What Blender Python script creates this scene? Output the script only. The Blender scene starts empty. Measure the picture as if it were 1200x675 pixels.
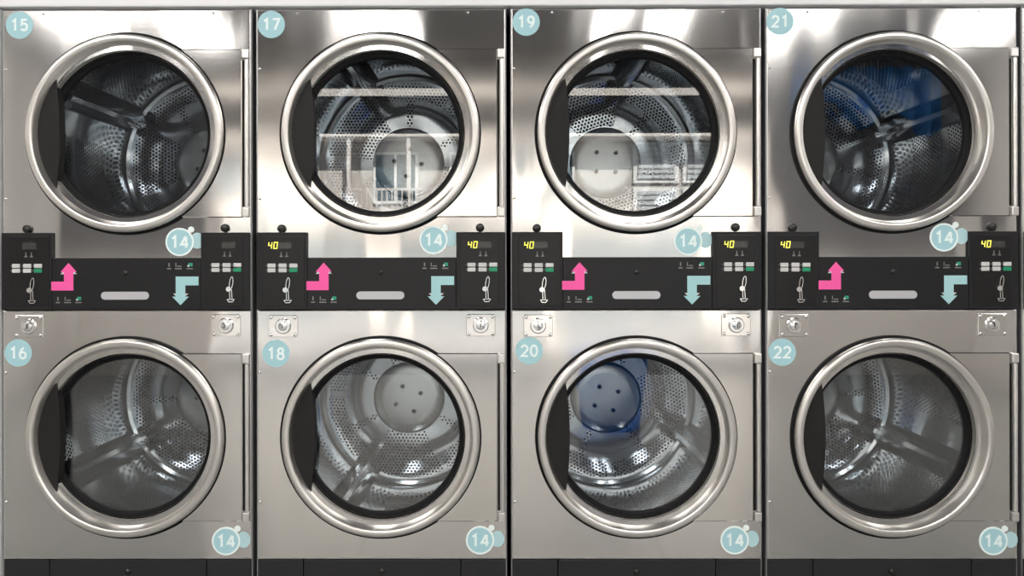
import bpy, bmesh, math, random
from mathutils import Vector, Matrix
random.seed(7)
PI = math.pi
SC = bpy.context.scene
C = SC.collection
S = 0.002685                    # metres per photo pixel in the plane of the dryer fronts
FLOOR_PY = 734.0
CX = [148.0, 446.7, 745.4, 1044.1, 1342.8]   # column centres
def WX(px): return (px - 600.0) * S
def WZ(py): return (FLOOR_PY - py) * S
ZT, ZB = WZ(156), WZ(512)       # drum axes
HUB_D = 0.69
DRUM_R = 0.36

# ------------------------------------------------------------------ materials
def new_mat(name):
    m = bpy.data.materials.new(name); m.use_nodes = True
    nt = m.node_tree; b = nt.nodes['Principled BSDF']
    return m, nt, b
def noise_bump(nt, b, scale, strength, dist=0.002, stretch=(1, 1, 1), detail=2.0):
    tc = nt.nodes.new('ShaderNodeTexCoord'); mp = nt.nodes.new('ShaderNodeMapping')
    mp.inputs['Scale'].default_value = stretch
    no = nt.nodes.new('ShaderNodeTexNoise'); no.inputs['Scale'].default_value = scale
    no.inputs['Detail'].default_value = detail
    bp = nt.nodes.new('ShaderNodeBump'); bp.inputs['Strength'].default_value = strength
    bp.inputs['Distance'].default_value = dist
    L = nt.links
    L.new(tc.outputs['Object'], mp.inputs['Vector']); L.new(mp.outputs['Vector'], no.inputs['Vector'])
    L.new(no.outputs['Fac'], bp.inputs['Height']); L.new(bp.outputs['Normal'], b.inputs['Normal'])
    return no, bp
def plain(name, col, rough=0.5, metal=0.0, spec=0.5, bump=None, emit=None, estr=0):
    m, nt, b = new_mat(name)
    b.inputs['Base Color'].default_value = (*col, 1)
    b.inputs['Roughness'].default_value = rough
    b.inputs['Metallic'].default_value = metal
    b.inputs['Specular IOR Level'].default_value = spec
    if emit:
        b.inputs['Emission Color'].default_value = (*emit, 1)
        b.inputs['Emission Strength'].default_value = estr
    if bump: noise_bump(nt, b, *bump)
    return m
def brushed(name, col, rough, aniso, rot, wave, wave_scale=2.3, wave_stretch=(1, 1, .45)):
    m, nt, b = new_mat(name)
    L = nt.links
    b.inputs['Metallic'].default_value = 1.0
    b.inputs['Anisotropic'].default_value = aniso
    b.inputs['Anisotropic Rotation'].default_value = rot
    tg = nt.nodes.new('ShaderNodeTangent'); tg.direction_type = 'UV_MAP'; tg.uv_map = 'UVMap'
    L.new(tg.outputs['Tangent'], b.inputs['Tangent'])
    no, bp = noise_bump(nt, b, wave_scale, 1.0, wave, wave_stretch, 1.0)
    oi = nt.nodes.new('ShaderNodeObjectInfo')
    tc = nt.nodes.new('ShaderNodeTexCoord'); mp = nt.nodes.new('ShaderNodeMapping')
    mul = nt.nodes.new('ShaderNodeMath'); mul.operation = 'MULTIPLY'; mul.inputs[1].default_value = 9.0
    L.new(oi.outputs['Random'], mul.inputs[0])
    cmb = nt.nodes.new('ShaderNodeCombineXYZ')
    L.new(mul.outputs[0], cmb.inputs[1]); L.new(cmb.outputs[0], mp.inputs['Location'])
    mp.inputs['Scale'].default_value = wave_stretch
    L.new(tc.outputs['Object'], mp.inputs['Vector']); L.new(mp.outputs['Vector'], no.inputs['Vector'])
    # fine horizontal brushing lines, in tone and roughness
    mp2 = nt.nodes.new('ShaderNodeMapping'); mp2.inputs['Scale'].default_value = (2.0, 2.0, 160.0)
    n2 = nt.nodes.new('ShaderNodeTexNoise'); n2.inputs['Scale'].default_value = 3.0
    L.new(tc.outputs['Object'], mp2.inputs['Vector']); L.new(mp2.outputs['Vector'], n2.inputs['Vector'])
    mr = nt.nodes.new('ShaderNodeMapRange')
    mr.inputs[3].default_value = rough * .85; mr.inputs[4].default_value = rough * 1.15
    L.new(n2.outputs['Fac'], mr.inputs[0]); L.new(mr.outputs[0], b.inputs['Roughness'])
    mx = nt.nodes.new('ShaderNodeMix'); mx.data_type = 'RGBA'
    mx.inputs[6].default_value = (*[c * .96 for c in col], 1); mx.inputs[7].default_value = (*col, 1)
    L.new(n2.outputs['Fac'], mx.inputs[0]); L.new(mx.outputs[2], b.inputs['Base Color'])
    return m
def perforated(name, col, rough, pitch=0.0145, hole=0.0048, wave=0.008):
    """steel sheet with a hexagonal pattern of round holes, laid out on the UV map (metres)"""
    m, nt, b = new_mat(name); L = nt.links
    uv = nt.nodes.new('ShaderNodeUVMap'); uv.uv_map = 'UVMap'
    def vm(op, a, v=None):
        n = nt.nodes.new('ShaderNodeVectorMath'); n.operation = op
        L.new(a, n.inputs[0])
        if v is not None: n.inputs[1].default_value = v
        return n
    sx, sy = pitch, pitch * 1.732
    p = vm('DIVIDE', uv.outputs['UV'], (sx, sy, 1)).outputs[0]
    ds = []
    for off in ((0, 0, 0), (.5, .5, 0)):
        q = vm('ADD', p, off).outputs[0]
        q = vm('FRACTION', q).outputs[0]
        q = vm('SUBTRACT', q, (.5, .5, 0)).outputs[0]
        q = vm('MULTIPLY', q, (sx, sy, 0)).outputs[0]
        ds.append(vm('LENGTH', q).outputs['Value'])
    mn = nt.nodes.new('ShaderNodeMath'); mn.operation = 'MINIMUM'
    L.new(ds[0], mn.inputs[0]); L.new(ds[1], mn.inputs[1])
    lt = nt.nodes.new('ShaderNodeMath'); lt.operation = 'LESS_THAN'; lt.inputs[1].default_value = hole
    L.new(mn.outputs[0], lt.inputs[0])
    b.inputs['Base Color'].default_value = (*col, 1)
    b.inputs['Metallic'].default_value = 1.0; b.inputs['Roughness'].default_value = rough
    noise_bump(nt, b, 3.0, 1.0, wave)
    hb = nt.nodes.new('ShaderNodeBsdfDiffuse'); hb.inputs['Color'].default_value = (.004, .004, .005, 1)
    mx = nt.nodes.new('ShaderNodeMixShader')
    L.new(lt.outputs[0], mx.inputs[0]); L.new(b.outputs[0], mx.inputs[1]); L.new(hb.outputs[0], mx.inputs[2])
    L.new(mx.outputs[0], nt.nodes['Material Output'].inputs['Surface'])
    return m
def glass_mat(name, tint, ior, boost):
    m, nt, b = new_mat(name); L = nt.links
    nt.nodes.remove(b)
    tr = nt.nodes.new('ShaderNodeBsdfTransparent'); tr.inputs[0].default_value = (*tint, 1)
    gl = nt.nodes.new('ShaderNodeBsdfGlossy'); gl.inputs['Roughness'].default_value = 0.0
    fr = nt.nodes.new('ShaderNodeFresnel'); fr.inputs[0].default_value = ior
    mu = nt.nodes.new('ShaderNodeMath'); mu.operation = 'MULTIPLY'; mu.inputs[1].default_value = boost; mu.use_clamp = True
    L.new(fr.outputs[0], mu.inputs[0])
    mx = nt.nodes.new('ShaderNodeMixShader')
    L.new(mu.outputs[0], mx.inputs[0]); L.new(tr.outputs[0], mx.inputs[1]); L.new(gl.outputs[0], mx.inputs[2])
    L.new(mx.outputs[0], nt.nodes['Material Output'].inputs['Surface'])
    return m

STEEL_COL = (.72, .705, .69)
M = {}
M['panel'] = brushed('brushed_steel', STEEL_COL, .10, .88, 0.25, .0065, 4.5, (1, 1, .35))
M['plate'] = brushed('hinge_plate_steel', (.72, .70, .68), .11, .0, 0.0, .003, 1.2)
M['ring'] = plain('satin_ring_steel', (.76, .74, .71), .30, 1.0, bump=(5, 1.0, .001))
M['edge'] = plain('folded_steel_edge', (.78, .77, .75), .35, 1.0)
M['chrome'] = plain('chrome', (.80, .80, .80), .16, 1.0)
M['bolt'] = plain('dark_bolt', (.12, .12, .13), .4, .8)
M['drum'] = plain('drum_steel', (.60, .62, .65), .11, 1.0, bump=(2.2, 1.0, .010))
M['perf'] = perforated('perforated_drum_steel', (.68, .70, .73), .13)
M['hub'] = plain('hub_plate_steel', (.82, .81, .80), .26, 1.0, bump=(4, 1.0, .003))
M['duct'] = plain('dark_duct', (.03, .03, .035), .45, .3)
M['cab'] = plain('cabinet_galvanised', (.30, .30, .31), .5, .7)
M['black'] = plain('black_control_plastic', (.010, .010, .0115), .40, 0, .32)
M['black2'] = plain('black_control_face', (.008, .008, .009), .32, 0, .35)
M['kick'] = plain('black_kick_panel', (.014, .014, .016), .45, 0, .4)
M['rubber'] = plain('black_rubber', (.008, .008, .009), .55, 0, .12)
M['grip'] = plain('black_door_grip', (.016, .015, .015), .55, 0, .2)
M['knob'] = plain('black_knob', (.008, .008, .008), .35)
M['slot'] = plain('silver_pull', (.52, .52, .55), .45, .3)
M['btn'] = plain('grey_button', (.58, .58, .58), .5)
M['btng'] = plain('green_button', (.01, .27, .13), .45)
M['dim'] = plain('dim_display', (.045, .045, .042), .25)
M['digit'] = plain('yellow_digits', (.5, .5, .05), .5, emit=(.95, .85, .12), estr=1.0)
M['mark'] = plain('grey_marking', (.20, .20, .20), .5)
M['markw'] = plain('white_marking', (.62, .62, .62), .5)
M['markg'] = plain('green_marking', (.02, .30, .18), .5)
M['pink'] = plain('pink_sticker', (.90, .10, .38), .55)
M['paleblue'] = plain('pale_blue_sticker', (.36, .61, .64), .55)
M['stick'] = plain('teal_sticker', (.36, .60, .66), .5)
M['stick2'] = plain('aqua_bubble', (.42, .62, .66), .5)
M['stickw'] = plain('pale_sticker_print', (.80, .90, .90), .5)
M['glass'] = glass_mat('door_glass', (.90, .925, .935), 1.5, 2.9)
M['wall'] = plain('white_wall_paint', (.83, .83, .86), .6)
M['floor'] = None

# ------------------------------------------------------------------ mesh helpers
def obj(name, bm, mats, parent=None, loc=None, smooth=False, angle=None):
    me = bpy.data.meshes.new(name)
    bm.normal_update(); bm.to_mesh(me); bm.free()
    mats = mats if isinstance(mats, (list, tuple)) else [mats]
    for m in mats: me.materials.append(m)
    if smooth or angle:
        for p in me.polygons: p.use_smooth = True
    if angle:
        bb = bmesh.new(); bb.from_mesh(me)
        for e in bb.edges:
            if len(e.link_faces) == 2 and e.calc_face_angle(0) > angle: e.smooth = False
        bb.to_mesh(me); bb.free()
    o = bpy.data.objects.new(name, me); C.objects.link(o)
    if parent is not None: o.parent = parent
    if loc is not None: o.location = loc
    return o
def thing(name, label, cat, loc=(0, 0, 0), group=None):
    o = bpy.data.objects.new(name, None); C.objects.link(o)
    o.location = loc; o['label'] = label; o['category'] = cat; o.empty_display_size = .1
    if group: o['group'] = group
    return o
def tag(o, label, cat, group=None):
    o['label'] = label; o['category'] = cat
    if group: o['group'] = group
    return o
def struct(o): o['kind'] = 'structure'; return o
def box(bm, x0, x1, y0, y1, z0, z1, bev=0.0, mi=0):
    r = bmesh.ops.create_cube(bm, size=1.0)
    vs = r['verts']
    for v in vs:
        v.co = Vector((x0 + (v.co.x + .5) * (x1 - x0), y0 + (v.co.y + .5) * (y1 - y0), z0 + (v.co.z + .5) * (z1 - z0)))
    fs = set(f for v in vs for f in v.link_faces)
    for f in fs: f.material_index = mi
    if bev > 0:
        es = list(set(e for v in vs for e in v.link_edges))
        rr = bmesh.ops.bevel(bm, geom=es, offset=bev, segments=2, affect='EDGES', profile=.5)
        for f in rr['faces']: f.material_index = mi
    return bm
def nbox(*a, **k): return box(bmesh.new(), *a, **k)
def prism(bm, pts, y0, y1, mi=0):
    """polygon in x,z (given in order) extruded from y0 (front) to y1"""
    a = [bm.verts.new((x, y0, z)) for x, z in pts]
    b = [bm.verts.new((x, y1, z)) for x, z in pts]
    n = len(pts)
    fs = []
    area = sum(pts[i][0] * pts[(i + 1) % n][1] - pts[(i + 1) % n][0] * pts[i][1] for i in range(n))
    ccw = area > 0
    fs.append(bm.faces.new(a if ccw else a[::-1]))
    fs.append(bm.faces.new(b[::-1] if ccw else b))
    for i in range(n):
        j = (i + 1) % n
        fs.append(bm.faces.new((a[i], b[i], b[j], a[j]) if ccw else (a[j], b[j], b[i], a[i])))
    for f in fs: f.material_index = mi
    big = [f for f in fs[:2] if len(f.verts) > 4]
    for f in big: f.normal_update()
    if big: bmesh.ops.triangulate(bm, faces=big)
    return bm
def circ(cx, cz, r, n=32, a0=0, a1=2 * PI, rz=None):
    rz = r if rz is None else rz
    full = abs(a1 - a0 - 2 * PI) < 1e-6
    k = n if full else n + 1
    return [(cx + r * math.cos(a0 + (a1 - a0) * i / n), cz + rz * math.sin(a0 + (a1 - a0) * i / n)) for i in range(k)]
def lathe(bm, prof, n=96, cx=0, cz=0, close=False, uv=False, mi=None):
    """revolve (r, y) points about the y axis"""
    rings = []
    for r, y in prof:
        rings.append([bm.verts.new((cx + r * math.cos(2 * PI * k / n), y, cz + r * math.sin(2 * PI * k / n))) for k in range(n)])
    m = len(prof)
    lay = (bm.loops.layers.uv.get('UVMap') or bm.loops.layers.uv.new('UVMap')) if uv else None
    for i in range(m if close else m - 1):
        A, B = rings[i], rings[(i + 1) % m]
        for k in range(n):
            j = (k + 1) % n
            f = bm.faces.new((A[k], A[j], B[j], B[k]))
            if mi: f.material_index = mi(i, k)
            if uv:
                for lp, (ii, kk) in zip(f.loops, ((i, k), (i, k + 1), (i + 1, k + 1), (i + 1, k))):
                    lp[lay].uv = (2 * PI * kk / n * DRUM_R, prof[ii % m][1])
    return bm
def plate_with_hole(x0, x1, z0, z1, cx, cz, r, depth, bev=.003, n=96):
    """flat front with a round hole, folded edges going back to y = depth"""
    bm = bmesh.new(); lay = (bm.loops.layers.uv.get('UVMap') or bm.loops.layers.uv.new('UVMap'))
    angs = [2 * PI * i / n for i in range(n)]
    for px, pz in ((x0, z0), (x0, z1), (x1, z0), (x1, z1)):
        angs.append(math.atan2(pz - cz, px - cx) % (2 * PI))
    angs = sorted(set(round(a, 6) for a in angs))
    def hit(a, ins):
        dx, dz = math.cos(a), math.sin(a); t = 1e9
        if dx > 1e-9: t = min(t, (x1 - cx) / dx)
        if dx < -1e-9: t = min(t, (x0 - cx) / dx)
        if dz > 1e-9: t = min(t, (z1 - cz) / dz)
        if dz < -1e-9: t = min(t, (z0 - cz) / dz)
        x, z = cx + dx * t, cz + dz * t
        return (min(max(x, x0 + ins), x1 - ins), min(max(z, z0 + ins), z1 - ins))
    loops = []
    loops.append([(cx + r * math.cos(a), depth, cz + r * math.sin(a)) for a in angs])
    loops.append([(cx + r * math.cos(a), 0, cz + r * math.sin(a)) for a in angs])
    loops.append([(hit(a, bev)[0], 0, hit(a, bev)[1]) for a in angs])
    loops.append([(hit(a, bev * .3)[0], bev * .3, hit(a, bev * .3)[1]) for a in angs])
    loops.append([(hit(a, 0)[0], bev, hit(a, 0)[1]) for a in angs])
    loops.append([(hit(a, 0)[0], depth, hit(a, 0)[1]) for a in angs])
    V = [[bm.verts.new(p) for p in lp] for lp in loops]
    k = len(angs)
    for i in range(len(V) - 1):
        for j in range(k):
            q = (j + 1) % k
            f = bm.faces.new((V[i][j], V[i + 1][j], V[i + 1][q], V[i][q]))
            f.material_index = 0 if i == 1 else 1
            for lp in f.loops: lp[lay].uv = (lp.vert.co.x, lp.vert.co.z)
    bm.normal_update()
    fr = [f for f in bm.faces if f.material_index == 0]
    if fr and fr[0].normal.y > 0: bmesh.ops.reverse_faces(bm, faces=bm.faces)
    return bm
def uv_xz(o):
    me = o.data; l = me.uv_layers.get('UVMap') or me.uv_layers.new(name='UVMap')
    for lp in me.loops:
        c = me.vertices[lp.vertex_index].co; l.data[lp.index].uv = (c.x, c.z)
def arc(cx, cz, rx, rz, d0, d1, n=14):
    return [(cx + rx * math.cos(math.radians(d0 + (d1 - d0) * i / n)), cz + rz * math.sin(math.radians(d0 + (d1 - d0) * i / n))) for i in range(n + 1)]
GLYPH = {   # strokes in a box 0.62 wide, 1 high
    '0': [arc(.31, .5, .27, .46, 0, 360, 28)],
    '1': [[(.12, .78), (.36, .97), (.36, .03)]],
    '2': [arc(.31, .68, .26, .28, 165, -35) + [(.06, .04), (.60, .04)]],
    '4': [[(.46, .03), (.46, .95)], [(.42, .97), (.05, .30), (.63, .30)]],
    '5': [[(.56, .96), (.14, .96), (.09, .54)] + arc(.30, .34, .27, .30, 125, -150)],
    '6': [arc(.31, .30, .25, .27, 0, 360, 24), arc(.62, .36, .56, .62, 180, 112)],
    '7': [[(.04, .96), (.59, .96), (.22, .03)]],
    '8': [arc(.31, .73, .21, .23, 0, 360, 24), arc(.31, .26, .26, .25, 0, 360, 24)],
    '9': [arc(.31, .70, .25, .27, 0, 360, 24), arc(.0, .64, .56, .62, 0, -68)],
}
def ribbon(bm, pts, w, y0, y1):
    """flat stroke of width w along x,z points, mitred, as one closed strip"""
    P = [Vector(p) for p in pts]
    closed = (P[0] - P[-1]).length < 1e-6
    if closed: P = P[:-1]
    n = len(P); L, R = [], []
    for i in range(n):
        a = P[(i - 1) % n] if (closed or i > 0) else None
        c = P[(i + 1) % n] if (closed or i < n - 1) else None
        t1 = (P[i] - a).normalized() if a is not None else (c - P[i]).normalized()
        t2 = (c - P[i]).normalized() if c is not None else t1
        n1, n2 = Vector((-t1.y, t1.x)), Vector((-t2.y, t2.x))
        m = n1 + n2
        m = m.normalized() if m.length > 1e-6 else n1
        k = min(1.0 / max(m.dot(n1), .45), 2.0)
        L.append(P[i] + m * k * w / 2); R.append(P[i] - m * k * w / 2)
    mk = lambda q, y: [bm.verts.new((v.x, y, v.y)) for v in q]
    lf, rf, lb, rb = mk(L, y0), mk(R, y0), mk(L, y1), mk(R, y1)
    for i in range(n if closed else n - 1):
        j = (i + 1) % n
        for q in ((lf[i], rf[i], rf[j], lf[j]), (lf[i], lf[j], lb[j], lb[i]), (rf[j], rf[i], rb[i], rb[j]), (lb[i], lb[j], rb[j], rb[i])): bm.faces.new(q)
    if not closed:
        bm.faces.new((lf[0], lb[0], rb[0], rf[0])); bm.faces.new((lf[-1], rf[-1], rb[-1], lb[-1]))
def text_bm(s, size, x, z, y, w=.19, gap=.20, wide=1.0):
    bm = bmesh.new(); adv = .62 + gap
    x0 = x - (len(s) * adv - gap) * size * wide / 2
    for i, ch in enumerate(s):
        for q, st in enumerate(GLYPH[ch]):
            ribbon(bm, [(x0 + (i * adv + p[0]) * size * wide, z + (p[1] - .5) * size) for p in st], w * size, y - .0004 - .00015 * q, y + .0006)
    bmesh.ops.recalc_face_normals(bm, faces=bm.faces)
    return bm

# ------------------------------------------------------------------ dryer parts
GAP = 145.7 * S
Y_CTRL = -0.010
def make_front(root, z0, z1, zc, upper):
    fp = obj('front_panel', plate_with_hole(-GAP, GAP, z0 - zc, z1 - zc, 0, 0, .264, .018), [M['panel'], M['edge']], root, (0, 0, zc))
    # black door seal lying on the panel round the opening
    b = lathe(bmesh.new(), [(.3190, .0), (.3190, -.005), (.3145, -.008), (.300, -.008), (.300, 0)], 96)
    obj('door_gasket', b, M['rubber'], fp, smooth=True, angle=.6)
    pts = [(-98 * S, z1 - zc - 4 * S), (102 * S, z1 - zc - 4 * S), (-142.5 * S, 76 * S), (-142.5 * S, -76 * S)] if upper else \
          [(-142.5 * S, 76 * S), (-142.5 * S, -76 * S)]
    for x, z in pts:
        b = lathe(bmesh.new(), [(.0001, -.0035), (.003, -.003), (.0045, -.0012), (.0048, 0)], 16, x, z)
        obj('screw', b, M['chrome'], fp, smooth=True)
    return fp
def make_door(root, zc):
    d = obj('door', lathe(bmesh.new(), [(.300, .0), (.3105, -.001), (.3108, -.012), (.3095, -.0190), (.3065, -.0240), (.3025, -.0260),
                                        (.2900, -.0260), (.2875, -.0245), (.2855, -.020), (.2705, .0205), (.262, .0225), (.258, .018)], 128),
            M['ring'], root, (0, 0, zc), smooth=True, angle=.9)
    d['label'] = 'round brushed steel door ring'
    obj('glass_seal', lathe(bmesh.new(), [(.2725, .0195), (.268, .0215), (.252, .023), (.246, .026), (.243, .030), (.243, .036), (.262, .036), (.272, .0225)], 96, close=True),
        M['rubber'], d, smooth=True, angle=.8)
    g = bmesh.new()
    prism(g, circ(0, 0, .2485, 96), .0285, .0335)
    obj('window_glass', g, M['glass'], d)
    # black finger-grip plate closing off the left of the door opening
    R = .2840
    a0, a1 = math.radians(140), math.radians(220)
    left = [(R * math.cos(a0 + (a1 - a0) * i / 28), R * math.sin(a0 + (a1 - a0) * i / 28)) for i in range(29)]
    zt = left[0][1]; xs = left[0][0] - .004
    right = []
    for i in range(17):
        t = -1 + 2 * i / 16
        right.append((xs + .012 * (1 - t * t), t * (zt - .016)))
    gp = prism(bmesh.new(), left + right, -.004, .027)
    obj('door_grip', gp, M['grip'], d)
    # square hinge plate to the right, tucked under the ring
    hx, hz, hr = 136.3 * S, 98.5 * S, .296
    aa = math.asin(hz / hr)
    arc = [(hr * math.cos(-aa + 2 * aa * i / 40), hr * math.sin(-aa + 2 * aa * i / 40)) for i in range(41)]
    hp = bmesh.new()
    lo = [hp.verts.new((x, -.0075, z)) for x, z in arc]; ro = [hp.verts.new((hx, -.0075, z)) for x, z in arc]
    for i in range(40): hp.faces.new((lo[i], ro[i], ro[i + 1], lo[i + 1]))
    rr = bmesh.ops.extrude_face_region(hp, geom=hp.faces[:])
    for v in [g for g in rr['geom'] if isinstance(g, bmesh.types.BMVert)]: v.co.y = -.0005
    bmesh.ops.recalc_face_normals(hp, faces=hp.faces)
    onb = lambda v: v.co.y < -.007 and (abs(abs(v.co.z) - hz) < 1e-5 or abs(v.co.x - hx) < 1e-5)
    es = [e for e in hp.edges if all(onb(v) for v in e.verts) and (abs(e.verts[0].co.z - e.verts[1].co.z) < 1e-6 and abs(abs(e.verts[0].co.z) - hz) < 1e-5 or
          abs(e.verts[0].co.x - hx) < 1e-5 and abs(e.verts[1].co.x - hx) < 1e-5)]
    bmesh.ops.bevel(hp, geom=es, offset=.003, segments=1, affect='EDGES')
    h = obj('hinge_plate', hp, M['plate'], d); uv_xz(h)
    hb = bmesh.new()
    prof = circ(142.2 * S, -.0065, 3.1 * S, 20)
    def rod(bm, x, y, r, z0, z1, n=20):
        A = [bm.verts.new((x + r * math.cos(2 * PI * k / n), y + r * math.sin(2 * PI * k / n), z0)) for k in range(n)]
        B = [bm.verts.new((v.co.x, v.co.y, z1)) for v in A]
        for k in range(n):
            j = (k + 1) % n; bm.faces.new((A[k], A[j], B[j], B[k]))
        bm.faces.new(A[::-1]); bm.faces.new(B)
    rod(hb, 142.0 * S, -.0070, 2.6 * S, -86 * S, 86 * S)
    obj('hinge_pin', hb, M['edge'], d, smooth=True, angle=.9)
    obj('hinge_gap_shade', nbox(136.5 * S, 138.9 * S, -.003, -.0005, -86 * S, 86 * S), M['rubber'], d)  # black strip put in for the shade between hinge plate and pin
    for s in (1, -1):
        k = nbox(137.0 * S, 145.0 * S, -.015, -.0005, min(s * 87 * S, s * 98 * S), max(s * 87 * S, s * 98 * S), .003)
        obj('hinge_bracket', k, M['edge'], d)
    return d
def make_drum(root, zc):
    R = DRUM_R; Y1 = HUB_D
    bands = [(.285, .085), (.300, .080), (R, .080), (R, .085), (R, .14), (R, .30), (R, .335), (R, .52), (R, .60), (R, .665), (R - .006, .684), (R - .018, Y1)]
    perf_rows = {4, 6}
    n = 96
    def mi(i, k):
        plain_col = (k % 32) in (0, 1, 2, 3, 4, 5)
        return 1 if i in perf_rows and not plain_col else 0
    d = obj('drum', lathe(bmesh.new(), bands, n, uv=True, mi=mi), [M['drum'], M['perf']], root, (0, 0, zc), smooth=True, angle=.7)
    # rear wall: polar sheet, perforated rim band, radial strips and one wide fan
    bm = bmesh.new(); lay = (bm.loops.layers.uv.get('UVMap') or bm.loops.layers.uv.new('UVMap'))
    rs = [.10, .15, .19, .23, .262, .30, .328, R - .018]
    rings = [[bm.verts.new((r * math.cos(2 * PI * k / n), Y1 - .012 * (1 - (r / R)) - (.010 if .15 < r < .30 else 0), r * math.sin(2 * PI * k / n))) for k in range(n)] for r in rs]
    for i in range(len(rs) - 1):
        for k in range(n):
            f = bm.faces.new((rings[i][k], rings[i][(k + 1) % n], rings[i + 1][(k + 1) % n], rings[i + 1][k]))
            strip = (k % 16) in (7, 8)
            fan = (k % 48) < 15
            rim = i == 4 or i == 5
            p = (rim and (k % 16) not in (15,)) or (strip and 1 <= i <= 4) or (fan and 1 <= i <= 5)
            f.material_index = 1 if p else 0
            for lp in f.loops: lp[lay].uv = (lp.vert.co.x, lp.vert.co.z)
    obj('drum_back', bm, [M['drum'], M['perf']], d, smooth=True)
    hub = lathe(bmesh.new(), [(.0001, Y1 - .030), (.10, Y1 - .0295), (.132, Y1 - .0285), (.141, Y1 - .025), (.145, Y1 - .010)], 64)
    obj('hub_plate', hub, M['hub'], d, smooth=True)
    for k in range(4):
        a = PI / 4 + k * PI / 2 + .18
        b = lathe(bmesh.new(), [(.0001, Y1 - .038), (.007, Y1 - .037), (.009, Y1 - .033), (.009, Y1 - .028)], 12, .055 * math.cos(a), .055 * math.sin(a))
        obj('hub_bolt', b, M['bolt'], d, smooth=True)
    for k in range(3):
        a = k * 2 * PI / 3
        bm = bmesh.new()
        sec = [(.055, 0), (.040, .012), (.018, .060), (.008, .072), (-.008, .072), (-.018, .060), (-.040, .012), (-.055, 0)]
        ra, ta = Vector((math.cos(a), 0, math.sin(a))), Vector((-math.sin(a), 0, math.cos(a)))
        def ring(y, sc):
            return [bm.verts.new(ra * (R - .0045 - h * sc) + ta * w + Vector((0, y, 0))) for w, h in sec]
        L4 = [ring(.095, .15), ring(.125, 1), ring(.62, 1), ring(.672, .5)]
        for A, B in zip(L4, L4[1:]):
            for i in range(len(sec) - 1):
                bm.faces.new((A[i], A[i + 1], B[i + 1], B[i]))
        bm.faces.new(L4[0]); bm.faces.new(L4[-1][::-1])
        bmesh.ops.recalc_face_normals(bm, faces=bm.faces)
        obj('baffle', bm, M['drum'], d, smooth=True, angle=.5)
    return d
def make_duct(root, zc):
    b = lathe(bmesh.new(), [(.264, .019), (.264, .045), (.276, .078), (.34, .079)], 96)
    obj('door_duct', b, M['duct'], root, (0, 0, zc), smooth=True, angle=.6)
def make_cabinet(root):
    bm = bmesh.new(); H = WZ(9.8); w = 146.8 * S; t = .004
    box(bm, -w, -w + t, .004, 1.10, .02, H); box(bm, w - t, w, .004, 1.10, .02, H)
    box(bm, -w + t, w - t, .020, 1.10, H - t, H); box(bm, -w + t, w - t, 1.096, 1.10, .02, H - t)
    box(bm, -w + t, w - t, .030, 1.096, .02, .06); zm = WZ(345)
    box(bm, -w + t, w - t, .030, 1.096, zm, zm + .01)
    for x in (-w + .05, w - .05):
        for y in (.1, 1.0): box(bm, x - .03, x + .03, y - .03, y + .03, 0, .03)
    obj('cabinet', bm, M['cab'], root)
def seven(bm, x, z, w, h, segs, y0, y1, t, sh):
    P = {'a': (0, h, w, h), 'g': (0, h / 2, w, h / 2), 'd': (0, 0, w, 0), 'f': (0, h / 2, 0, h), 'b': (w, h / 2, w, h), 'e': (0, 0, 0, h / 2), 'c': (w, 0, w, h / 2)}
    for s in segs:
        xa, za, xb, zb = P[s]
        if za == zb: q = [(xa - t / 2, za - t / 2), (xb + t / 2, za - t / 2), (xb + t / 2, za + t / 2), (xa - t / 2, za + t / 2)]
        else: q = [(xa - t / 2, za), (xa + t / 2, za), (xa + t / 2, zb), (xa - t / 2, zb)]
        prism(bm, [(x + px + pz * sh, z + pz) for px, pz in q], y0, y1)
def stadium(x0, x1, zc, r, n=10):
    return circ(x1 - r, zc, r, n, -PI / 2, PI / 2) + circ(x0 + r, zc, r, n, PI / 2, 3 * PI / 2)
def tri(bm, px, py, w, h, y0, y1):
    prism(bm, [(px - w, WZ(py + h)), (px + w, WZ(py + h)), (px, WZ(py - h))], y0, y1)
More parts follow.
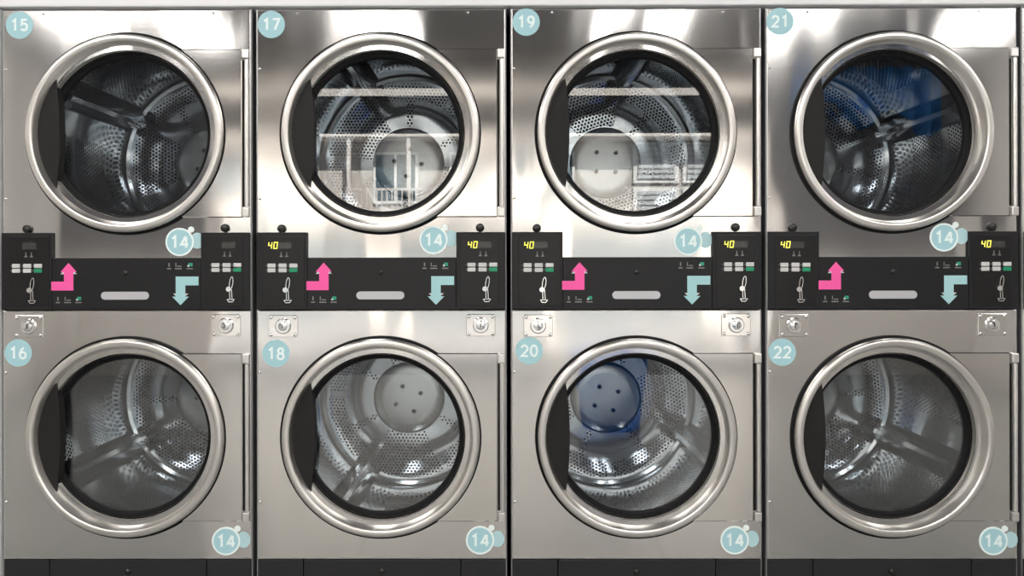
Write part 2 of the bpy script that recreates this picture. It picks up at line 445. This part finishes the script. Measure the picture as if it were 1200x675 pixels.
def make_control(root, side, lit):
    """black coin and timer module; side -1 left, 1 right; offsets are photo pixels from the column centre"""
    x0, x1 = (-145.5, -86.2) if side < 0 else (88.2, 145.5)
    o = -446.7
    dig = (320.7 + o, 287.2) if side < 0 else (553.8 + o, 286.7)
    bx = [319.4 + o, 332.4 + o, 345 + o] if side < 0 else [552.7 + o, 565.6 + o, 578.2 + o]
    by = [310.8, 316.4] if side < 0 else [310.2, 315.8]
    coin = [(338.6 + o, 332.0), (335.9 + o, 339.2), (338.0 + o, 352.6)] if side < 0 else [(571.3 + o, 331.0), (568.4 + o, 338.2), (570.2 + o, 351.5)]
    sm = [(330.6 + o, 298), (337 + o, 298)] if side < 0 else [(563 + o, 297.5), (569.5 + o, 297.5)]
    kn = (330.3 + o, 267.6) if side < 0 else (562.6 + o, 266.8)
    c = nbox(x0 * S, x1 * S, Y_CTRL, .0, WZ(362.3), WZ(272), .002)
    mod = obj('control_module', c, M['black'], root)
    yf = Y_CTRL - .0016
    fx0, fx1 = (x0 + 8, x1 - 3) if side < 0 else (x0 + 4, x1 - 8)
    obj('control_face', nbox(fx0 * S, fx1 * S, yf, Y_CTRL + .001, WZ(358), WZ(276), .0012), M['black2'], mod)
    y1 = yf + .0004
    kb = lathe(bmesh.new(), [(.0001, -.013), (.008, -.012), (.0125, -.009), (.0135, -.004), (.0135, 0)], 24, kn[0] * S, WZ(kn[1]))
    obj('key_switch', kb, M['knob'], mod, smooth=True)
    wn = (dig[0] + 6, dig[0] + 22)
    obj('display_window', nbox(wn[0] * S, wn[1] * S, yf - .0005, y1, WZ(dig[1] + 4), WZ(dig[1] - 3.5)), M['dim'], mod)
    if lit:
        b = bmesh.new()
        for ch, dx in (('fgbc', -5.2), ('abcdef', 1.2)):
            seven(b, (dig[0] + dx) * S, WZ(dig[1] + 3.7), 3.6 * S, 7.2 * S, ch, yf - .0010, yf, 1.0 * S, .12)
        obj('display_digits', b, M['digit'], mod)
    b = bmesh.new()
    for px, py in sm:
        tri(b, px * S, py + 1, 2.1 * S, 1.8, yf - .0006, y1)
        box(b, (px - .5) * S, (px + .5) * S, yf - .0006, y1, WZ(py + 1), WZ(py - 3))
    obj('arrow_marking', b, M['mark'], mod)
    for i, px in enumerate(bx):
        for j, py in enumerate(by):
            gr = (i == 2 and j == 1)
            bb = nbox((px - 4.7) * S, (px + 4.7) * S, yf - .0030, y1, WZ(py + 2.35), WZ(py - 2.35), .0015)
            q = obj('button', bb, M['btng' if gr else 'btn'], mod)
            if gr: q['label'] = 'green start button'
            obj('button_pip', nbox((px - 6.6) * S, (px - 5.6) * S, yf - .0006, y1, WZ(py + .6), WZ(py - .6)), M['mark'], mod)
    # coin chute: outlined upper loop, round coin disc, stem and flared foot
    b = bmesh.new()
    (ax, ay), (dx, dy), (fx, fy) = coin
    def band(pts, w): ribbon(b, pts, w, yf - .004, y1)
    w = .85 * S
    lp = []
    for i in range(21):
        t = 2 * PI * i / 20
        ex, ez = 2.0 * math.cos(t), 7.0 * math.sin(t)
        lp.append(((ax + ex + ez * .12) * S, WZ(ay) + ez * S))
    band(lp, w)
    prism(b, circ(dx * S, WZ(dy), 3.0 * S, 20), yf - .007, y1)
    band([((dx + 1.0) * S, WZ(dy + 2)), ((dx + 1.2) * S, WZ(fy - 1))], w)
    band([((dx + 3.2) * S, WZ(dy)), ((dx + 4.0) * S, WZ(fy - 1))], w)
    band([((fx - 3.6) * S, WZ(fy - 1.2)), ((fx + 4.6) * S, WZ(fy - 1.2)), ((fx + 2.6) * S, WZ(fy + 1.6)), ((fx - 2.0) * S, WZ(fy + 1.6)), ((fx - 3.6) * S, WZ(fy - 1.2))], w)
    bmesh.ops.recalc_face_normals(b, faces=b.faces)
    obj('coin_chute', b, M['chrome'], mod)
    return mod
def make_lint(root):
    c = nbox(-86.0 * S, 88.0 * S, Y_CTRL + .001, 0, WZ(362.3), WZ(301.5), .002)
    lp = obj('lint_panel', c, M['black'], root)
    yf = Y_CTRL + .001; o = -446.7
    b = bmesh.new(); prism(b, stadium(-28.5 * S, 27.5 * S, WZ(345.8), 4.6 * S), yf - .0015, yf + .001)
    obj('pull_handle', b, M['slot'], lp)
    kb = lathe(bmesh.new(), [(.0001, yf - .004), (.007, yf - .0035), (.009, yf), ], 20, 0, WZ(319))
    obj('panel_lock', kb, M['knob'], lp, smooth=True)
    pk = [(358.6, 329.2), (374.7, 329.2), (374.7, 318.3), (370.6, 318.3), (380.0, 307.4), (389.4, 317.8), (385.7, 317.8), (385.7, 339.6), (358.6, 339.6)]
    obj('pink_arrow', prism(bmesh.new(), [((x + o) * S, WZ(y)) for x, y in pk], yf - .0009, yf + .0002), M['pink'], lp)
    bl = [(505.6, 323.5), (532.3, 323.5), (532.3, 333.8), (516.7, 333.8), (516.7, 346.9), (520.9, 346.9), (511.1, 356.9), (501.4, 346.9), (505.6, 346.9)]
    obj('blue_arrow', prism(bmesh.new(), [((x + o) * S, WZ(y)) for x, y in bl], yf - .0009, yf + .0002), M['paleblue'], lp)
    b = bmesh.new()
    for q in ([(370.3, 320.6), (374.7, 316.8), (374.7, 320.6)], [(385.7, 316.8), (389.8, 320.4), (385.7, 320.4)],
              [(502.6, 343.4), (505.6, 343.4), (505.6, 346.4)], [(516.7, 343.4), (520.4, 343.4), (516.7, 346.4)]):
        prism(b, [((x + o) * S, WZ(y)) for x, y in q], yf - .0004, yf + .0002)
    obj('printed_arrow', b, M['markw'], lp)
    for base, dy in (((367.4, 378.8, 391.5), 350.0), ((497.8, 508.6, 522.0), 310.6)):
        b = bmesh.new()
        for i, px in enumerate(base):
            x = (px + o)
            wd = (2.4, 4.0, 3.6)[i]
            box(b, (x - wd) * S, (x + wd) * S, yf - .0004, yf + .0002, WZ(dy + 4.4), WZ(dy + 3.0))
            if i == 0: box(b, (x - .7) * S, (x + .7) * S, yf - .0004, yf + .0002, WZ(dy + 1.5), WZ(dy - 3))
            if i == 1:
                box(b, (x - 3.4) * S, (x - 2.4) * S, yf - .0004, yf + .0002, WZ(dy + 1.5), WZ(dy - 3))
                box(b, (x - 1.4) * S, (x + 3.6) * S, yf - .0004, yf + .0002, WZ(dy + 1.5), WZ(dy + .3))
        obj('instruction_marking', b, M['mark'], lp)
        b = bmesh.new(); x = base[2] + o
        prism(b, [((x - 2.6) * S, WZ(dy + 1.0)), ((x + 3.2) * S, WZ(dy + 1.0)), ((x + 3.2) * S, WZ(dy - 3)), ((x - 1.2) * S, WZ(dy - 3))], yf - .0004, yf + .0002)
        obj('green_marking', b, M['markg'], lp)
        obj('white_marking', prism(bmesh.new(), circ((x - 1.6) * S, WZ(dy + .4), 1.2 * S, 12), yf - .0008, yf + .0002), M['markw'], lp)
def make_lock(root, side):
    o = -446.7
    cx, cz = ((331.8 + o), 381.8) if side < 0 else ((563.3 + o), 381.0)
    pl = nbox((cx - 17) * S, (cx + 17) * S, -.004, .0, WZ(cz + 13), WZ(cz - 13), .0015)
    p = obj('lock_plate', pl, M['plate'], root); uv_xz(p)
    b = lathe(bmesh.new(), [(.0001, -.014), (.010, -.014), (.013, -.013), (.0145, -.009), (.0215, -.009), (.0245, -.007), (.0255, -.003)], 32, cx * S, WZ(cz))
    lc = obj('lock_cylinder', b, M['chrome'], p, smooth=True, angle=.5)
    kw = nbox((cx - .5) * S, (cx + .5) * S, -.0146, -.013, WZ(cz + 2.4), WZ(cz - 2.4))
    obj('keyhole', kw, M['knob'], p)
    for sx in (-1, 1):
        for sz in (-1, 1):
            b = lathe(bmesh.new(), [(.0001, -.0075), (.004, -.0068), (.0055, -.004)], 14, (cx + sx * 14) * S, WZ(cz + sz * 10.2))
            obj('lock_screw', b, M['chrome'], p, smooth=True)
def make_kick(root):
    for xa, xb in ((-145.6, -92.5), (-91.5, 92.3), (93.3, 145.6)):
        k = obj('kick_panel', nbox(xa * S, xb * S, .0015, .020, .055, WZ(656.2), .0015), M['kick'], root)
        if xa == -91.5:
            obj('panel_lock', lathe(bmesh.new(), [(.0001, -.004), (.008, -.0035), (.010, .0015)], 20, 0, WZ(670)), M['knob'], k, smooth=True)
def number_sticker(root, s, px, py, r):
    st = obj('number_sticker', prism(bmesh.new(), circ(px * S, WZ(py), r * S, 40), -.0010, .0002), M['stick'], root)
    obj('printed_number', text_bm(s, 13.5 * S, px * S, WZ(py), -.0010), M['stickw'], st)
def capacity_sticker(root, px, py):
    X, Z = px * S, WZ(py)
    st = obj('capacity_sticker', prism(bmesh.new(), circ(X, Z, 15.2 * S, 40), -.0010, .0002), M['stick'], root)
    b = bmesh.new()
    A = circ(X, Z, 16.6 * S, 40); B = circ(X, Z, 14.6 * S, 40)
    va = [b.verts.new((x, -.0014, z)) for x, z in A]; vb = [b.verts.new((x, -.0014, z)) for x, z in B]
    for k in range(40): b.faces.new((va[k], va[(k + 1) % 40], vb[(k + 1) % 40], vb[k]))
    rr = bmesh.ops.extrude_face_region(b, geom=b.faces[:])
    for v in [g for g in rr['geom'] if isinstance(g, bmesh.types.BMVert)]: v.co.y = .0002
    bmesh.ops.recalc_face_normals(b, faces=b.faces)
    obj('white_outline', b, M['stickw'], st)
    obj('small_bubble', prism(bmesh.new(), circ(X + 13.5 * S, Z + 14.5 * S, 3.6 * S, 20), -.0012, .0002), M['stickw'], st)
    obj('side_bubble', prism(bmesh.new(), circ(X + 20.5 * S, Z + 1.5 * S, 8.0 * S, 28, rz=9.5 * S), -.0006, .0002), M['stick2'], st)
    obj('printed_number', text_bm('14', 14 * S, X, Z, -.0010), M['stickw'], st)

NUM = [('15', '16'), ('17', '18'), ('19', '20'), ('21', '22'), None]
NPOS = [((22, 28), (20, 413)), ((318, 28), (323, 414)), ((617, 26), (620, 411)), ((914, 26), (916, 413))]
CPOS = [((210, 283), (264, 634)), ((508, 281), (562, 633)), ((806, 283), (860, 633)), ((1105, 279), (1162, 634))]
BAF = [(150, 211), (118, 239), (78, 335), (20, 95), (0, 0)]
LAB = ['stainless steel stacked dryer with doors 15 and 16, leftmost, timer displays dark',
       'stainless steel stacked dryer with round doors numbered 17 and 18',
       'stainless steel stacked dryer with round doors numbered 19 and 20',
       'stainless steel stacked dryer with round doors numbered 21 and 22',
       'stainless steel stacked dryer cut off by the right edge beside dryer 21']
for k in range(5):
    root = thing('stacked_dryer', LAB[k], 'dryer', (WX(CX[k]), 0, 0), 'stacked tumble dryers')
    make_cabinet(root)
    make_front(root, WZ(362.6), WZ(10.6), ZT, True)
    make_front(root, WZ(655.2), WZ(363.4), ZB, False)
    for zc, a in zip((ZT, ZB), BAF[k]):
        make_duct(root, zc)
        make_door(root, zc)
        d = make_drum(root, zc)
        d.rotation_euler = (0, -math.radians(a), 0)
    make_control(root, -1, k > 0); make_control(root, 1, k > 0)
    make_lint(root); make_lock(root, -1); make_lock(root, 1); make_kick(root)
    if NUM[k]:
        for i in (0, 1):
            number_sticker(root, NUM[k][i], NPOS[k][i][0] - CX[k], NPOS[k][i][1], 16)
            capacity_sticker(root, CPOS[k][i][0] - CX[k], CPOS[k][i][1])

# ------------------------------------------------------------------ room
XL, XR, YF, ZC = -4.6, 4.8, -5.2, 3.3
def tiles(name, c1, c2, sx, sy, rough):
    m, nt, b = new_mat(name); L = nt.links
    tc = nt.nodes.new('ShaderNodeTexCoord'); br = nt.nodes.new('ShaderNodeTexBrick')
    br.offset = 0; br.inputs['Color1'].default_value = (*c1, 1); br.inputs['Color2'].default_value = (*[c * .93 for c in c1], 1)
    br.inputs['Mortar'].default_value = (*c2, 1); br.inputs['Scale'].default_value = 1
    br.inputs['Brick Width'].default_value = sx; br.inputs['Row Height'].default_value = sy; br.inputs['Mortar Size'].default_value = .004
    L.new(tc.outputs['Object'], br.inputs['Vector']); L.new(br.outputs['Color'], b.inputs['Base Color'])
    b.inputs['Roughness'].default_value = rough
    return m
def sbox(name, m, *a, bev=0): return struct(obj(name, nbox(*a, bev=bev), m))
M['floor'] = tiles('grey_floor_tile', (.27, .27, .265), (.14, .14, .14), .6, .6, .3)
M['ceil'] = plain('dark_grey_ceiling', (.16, .16, .165), .8)
M['sidewall'] = plain('pale_side_wall', (.62, .60, .57), .7)
M['header'] = plain('pale_header_paint', (.62, .58, .55), .5)
M['darkpanel'] = plain('dark_transom', (.02, .02, .023), .5)
sbox('floor', M['floor'], XL, XR, YF, 1.4, -.10, 0)
sbox('ceiling', M['ceil'], XL, XR, YF, 1.4, ZC, ZC + .1)
sbox('wall_left', M['sidewall'], XL - .1, XL, YF, 1.4, 0, ZC)
sbox('wall_right', M['sidewall'], XR, XR + .1, YF, 1.4, 0, ZC)
sbox('wall_rear', M['sidewall'], XL, XR, 1.3, 1.4, 0, ZC)
xl, xr = WX(CX[0]) - 149.5 * S, WX(CX[4]) + 149.5 * S
zs = WZ(7.0)
sbox('wall_above', M['wall'], XL, XR, -.006, .10, zs, ZC, bev=.004)
sbox('wall_back_left', M['wall'], XL, xl, -.006, .10, 0, zs - .002, bev=.004)
sbox('wall_back_right', M['wall'], xr, XR, -.006, .10, 0, zs - .002, bev=.004)
# storefront behind the camera (seen only as reflections)
sbox('wall_front', M['darkpanel'], -3.0, 2.62, YF - .04, YF + .02, 2.50, 2.88)
sbox('wall_front_top', M['darkpanel'], -3.0, 2.62, YF - .04, YF + .02, 2.97, ZC)
M['frontside'] = plain('dark_grey_shop_wall', (.11, .11, .12), .6)
sbox('wall_front_left', M['frontside'], XL, -3.0, YF - .04, YF + .02, 0, ZC)
M['reflector'] = plain('pale_reflector_band', (.60, .58, .55), .4)  # unseen pale bands low on the front walls, added to brighten the lower steel panels
sbox('trim_3', M['reflector'], XL, -3.0, YF + .02, YF + .05, 0, 1.15)  # added unseen reflector band, left
sbox('trim_4', M['reflector'], 2.62, XR, YF + .02, YF + .05, 0, 1.15)  # added unseen reflector band, right
sbox('wall_front_right', M['frontside'], 2.62, XR, YF - .04, YF + .02, 0, ZC)
for i, x in enumerate((-2.97, 2.59)):
    sbox(f'trim_{i+1}', M['header'], x - .03, x + .03, YF - .04, YF + .04, 0, 2.50)

# lamps
M['lamp'] = plain('fluorescent_diffuser', (.9, .9, .9), .5, emit=(1, .97, .93), estr=10)
M['housing'] = plain('lamp_housing', (.7, .7, .7), .5)
LX = [(-3.5, .12, 'leftmost of the row'), (-2.65, .15, 'second from the left'), (-1.1, .26, 'third from the left, wide'),
      (.78, .08, 'fourth from the left, narrow'), (1.30, .13, 'third from the right'), (2.45, .12, 'second from the right'), (3.95, .16, 'rightmost of the row')]
for x, wd, w in LX:
    t = thing('ceiling_lamp', f'long white ceiling lamp above the dryers, {w}', 'lamp', (x, -2.9, ZC - .12), 'ceiling lamps')
    obj('housing', nbox(-wd - .02, wd + .02, -1.52, 1.52, .03, .12, .01), M['housing'], t)
    obj('diffuser', nbox(-wd, wd, -1.5, 1.5, 0, .032, .01), M['lamp'], t)

# ------------------------------------------------------------------ street and building across
M['road'] = plain('asphalt', (.20, .20, .20), .9, bump=(30, .5, .01))
M['facade'] = plain('cream_facade', (.46, .43, .40), .8, bump=(8, .3, .01))
M['slab'] = plain('pale_slab', (.70, .66, .62), .8)
M['frame'] = plain('white_window_frame', (.75, .75, .74), .6)
M['wglass'] = plain('dark_window_pane', (.04, .07, .09), .1)
M['rail'] = plain('pale_railing', (.62, .58, .55), .6)
M['shutter'] = plain('grey_shutter', (.50, .52, .54), .6)
M['blue'] = plain('added_blue_cloth', (.018, .12, .34), .8)
M['grille'] = plain('dark_shop_grille', (.10, .12, .13), .6)
struct(obj('ground', nbox(-30, 30, -40, YF, -.22, -.10), M['road']))
YB = -14.0
bld = thing('street_building', 'cream apartment building across the street reflected in the upper doors', 'building', (0, YB, -.1))
bw = obj('building_wall', nbox(-14, 14, -6, 0, 0, 14), M['facade'], bld)
for i, z in enumerate((2.25, 4.0, 7.2, 10.4)):
    obj('floor_slab', nbox(-14, 14, -.1, .55 if z > 3 else .25, z, z + .16, .02), M['slab'], bld)
def window(x0, x1, z0, z1):
    w = obj('window', nbox(x0, x1, -.02, .06, z0, z1, .01), M['frame'], bld)
    n = 2
    for i in range(n):
        a = x0 + .06 + i * (x1 - x0 - .06) / n; b = a + (x1 - x0 - .06) / n - .06
        obj('pane', nbox(a, b, .0, .066, z0 + .06, z1 - .06), M['wglass'], w)
for x in (-9, -6.6, -2.9, -1.2, .6, 6.5, 9):
    window(x, x + 1.0, 2.6, 3.75); window(x, x + 1.1, 5.6, 7.0)
def rail(x0, x1, z):
    bm = bmesh.new(); box(bm, x0, x1, .48, .53, z + .55, z + .60)
    box(bm, x0, x1, .48, .53, z + .10, z + .14)
    x = x0
    while x <= x1: box(bm, x - .012, x + .012, .49, .52, z + .1, z + .58); x += .11
    obj('balcony_railing', bm, M['rail'], bld)
obj('balcony_slab', nbox(-3.4, .2, 0, .6, 2.25, 2.38, .02), M['slab'], bld); rail(-3.4, .2, 2.30)
for x in (-3.35, -2.05, -.5): obj('balcony_post', nbox(x - .04, x + .04, .42, .52, 2.3, 4.0), M['rail'], bld)
for x in (2.9, 4.0):
    for z0, z1 in ((2.35, 2.95), (3.05, 3.95)):
        w = obj('louvred_shutter', nbox(x, x + 1.02, -.02, .06, z0, z1, .01), M['frame'], bld)
        bm = bmesh.new(); z = z0 + .1
        while z < z1 - .08:
            box(bm, x + .1, x + .92, .05, .10, z, z + .07); z += .115
        obj('shutter_slats', bm, M['shutter'], w)
for x in (-10, -6.2, -2.4, 1.4, 5.2):
    w = obj('shop_shutter', nbox(x, x + 3.2, -.02, .05, .1, 2.1, .01), M['grille'], bld)
# unseen blue cloth and basket, added to give the blue reflections in the doors
bm = bmesh.new(); n = 40
va = []
for i in range(n + 1):
    x = 3.05 + 1.3 * i / n; y = YF + .25 + .05 * math.sin(i * 1.1)
    va.append((bm.verts.new((x, y, 2.66 + .12 * math.sin(i * .31) - .004 * i)), bm.verts.new((x, y, 3.1))))
for i in range(n): bm.faces.new((va[i][0], va[i + 1][0], va[i + 1][1], va[i][1]))
r = bmesh.ops.extrude_face_region(bm, geom=bm.faces[:])
for v in [g for g in r['geom'] if isinstance(g, bmesh.types.BMVert)]: v.co.y += .004
cur = obj('added_blue_curtain', bm, M['blue'], smooth=True)
tag(cur, 'unseen blue curtain added in the shop front for the blue reflection in door 21', 'curtain')

# blue basket added beside the camera as source of a blue reflection
bk = thing('added_blue_basket', 'round blue plastic basket added out of view for the blue reflection inside dryer 20', 'basket', (.73, -2.78, 0))
def rrect(hx, hy, r, z, n=6):
    out = []
    for cx, cy, a in ((hx - r, hy - r, 0), (-hx + r, hy - r, 90), (-hx + r, -hy + r, 180), (hx - r, -hy + r, 270)):
        out += [(cx + r * math.cos(math.radians(a + 90 * i / n)), cy + r * math.sin(math.radians(a + 90 * i / n)), z) for i in range(n + 1)]
    return out
M['basket'] = plain('added_blue_basket_plastic', (.004, .15, .62), .4)
def loft(name, secs, m, parent, cap0=True):
    bm = bmesh.new(); R = [[bm.verts.new(p) for p in q] for q in secs]
    for A, B in zip(R, R[1:]):
        for i in range(len(A)): bm.faces.new((A[i], A[(i + 1) % len(A)], B[(i + 1) % len(A)], B[i]))
    if cap0: bm.faces.new(R[0][::-1])
    bm.faces.new(R[-1][::-1] if not cap0 else R[-1])
    return obj(name, bm, m, parent, smooth=True, angle=.6)
loft('added_basket_tub', [rrect(.20, .20, .195, 0), rrect(.265, .265, .26, .52), rrect(.255, .255, .25, .52), rrect(.19, .19, .185, .012)], M['basket'], bk)
bm = bmesh.new()
R = [[bm.verts.new(p) for p in q] for q in (rrect(.262, .262, .258, .50), rrect(.290, .290, .285, .505), rrect(.290, .290, .285, .525), rrect(.262, .262, .258, .525))]
for a in range(4):
    A, B = R[a], R[(a + 1) % 4]
    for i in range(len(A)): bm.faces.new((A[i], A[(i + 1) % len(A)], B[(i + 1) % len(A)], B[i]))
obj('added_basket_rim', bm, M['basket'], bk, smooth=True, angle=.6)

# ------------------------------------------------------------------ light, world, camera
w = bpy.data.worlds.new('sky'); SC.world = w; w.use_nodes = True
nt = w.node_tree; bg = nt.nodes['Background']
sky = nt.nodes.new('ShaderNodeTexSky'); sky.sky_type = 'HOSEK_WILKIE'; sky.turbidity = 5
sky.sun_direction = Vector((.3, .55, .75)).normalized()
mixn = nt.nodes.new('ShaderNodeMix'); mixn.data_type = 'RGBA'; mixn.inputs[0].default_value = .6
mixn.inputs[7].default_value = (.9, .95, 1.0, 1)
nt.links.new(sky.outputs[0], mixn.inputs[6]); nt.links.new(mixn.outputs[2], bg.inputs[0])
bg.inputs[1].default_value = 1.3
sl = bpy.data.lights.new('sun', 'SUN'); sl.energy = 18.0; sl.angle = .02; sl.color = (1, .95, .88)
so = bpy.data.objects.new('sun', sl); C.objects.link(so)
so.rotation_euler = Vector((-.25, -.62, -.75)).to_track_quat('-Z', 'Y').to_euler()
so.location = (0, 5, 20)

F = 857.0
cam = bpy.data.cameras.new('camera'); co = bpy.data.objects.new('camera', cam); C.objects.link(co)
cam.sensor_width = 36; cam.sensor_fit = 'HORIZONTAL'; cam.lens = F / 1200 * 36
yaw, roll = .0036, -.0015
co.location = (WX(588), -2.301, WZ(310))
co.rotation_euler = (Matrix.Rotation(yaw, 4, 'Z') @ Matrix.Rotation(PI / 2, 4, 'X') @ Matrix.Rotation(roll, 4, 'Z')).to_euler()
cam.shift_x = (12 + F * yaw) / 1200; cam.shift_y = -27.5 / 1200
cam.clip_start = .05; cam.clip_end = 200
SC.camera = co
vs = SC.view_settings
vs.view_transform = 'Standard'; vs.look = 'None'; vs.gamma = 1; vs.use_curve_mapping = False; vs.exposure = 0.36
SC.cycles.max_bounces = 14; SC.cycles.transparent_max_bounces = 16; SC.cycles.glossy_bounces = 8; SC.cycles.diffuse_bounces = 4
SC.cycles.use_denoising = True
SC.cycles.sample_clamp_indirect = 8
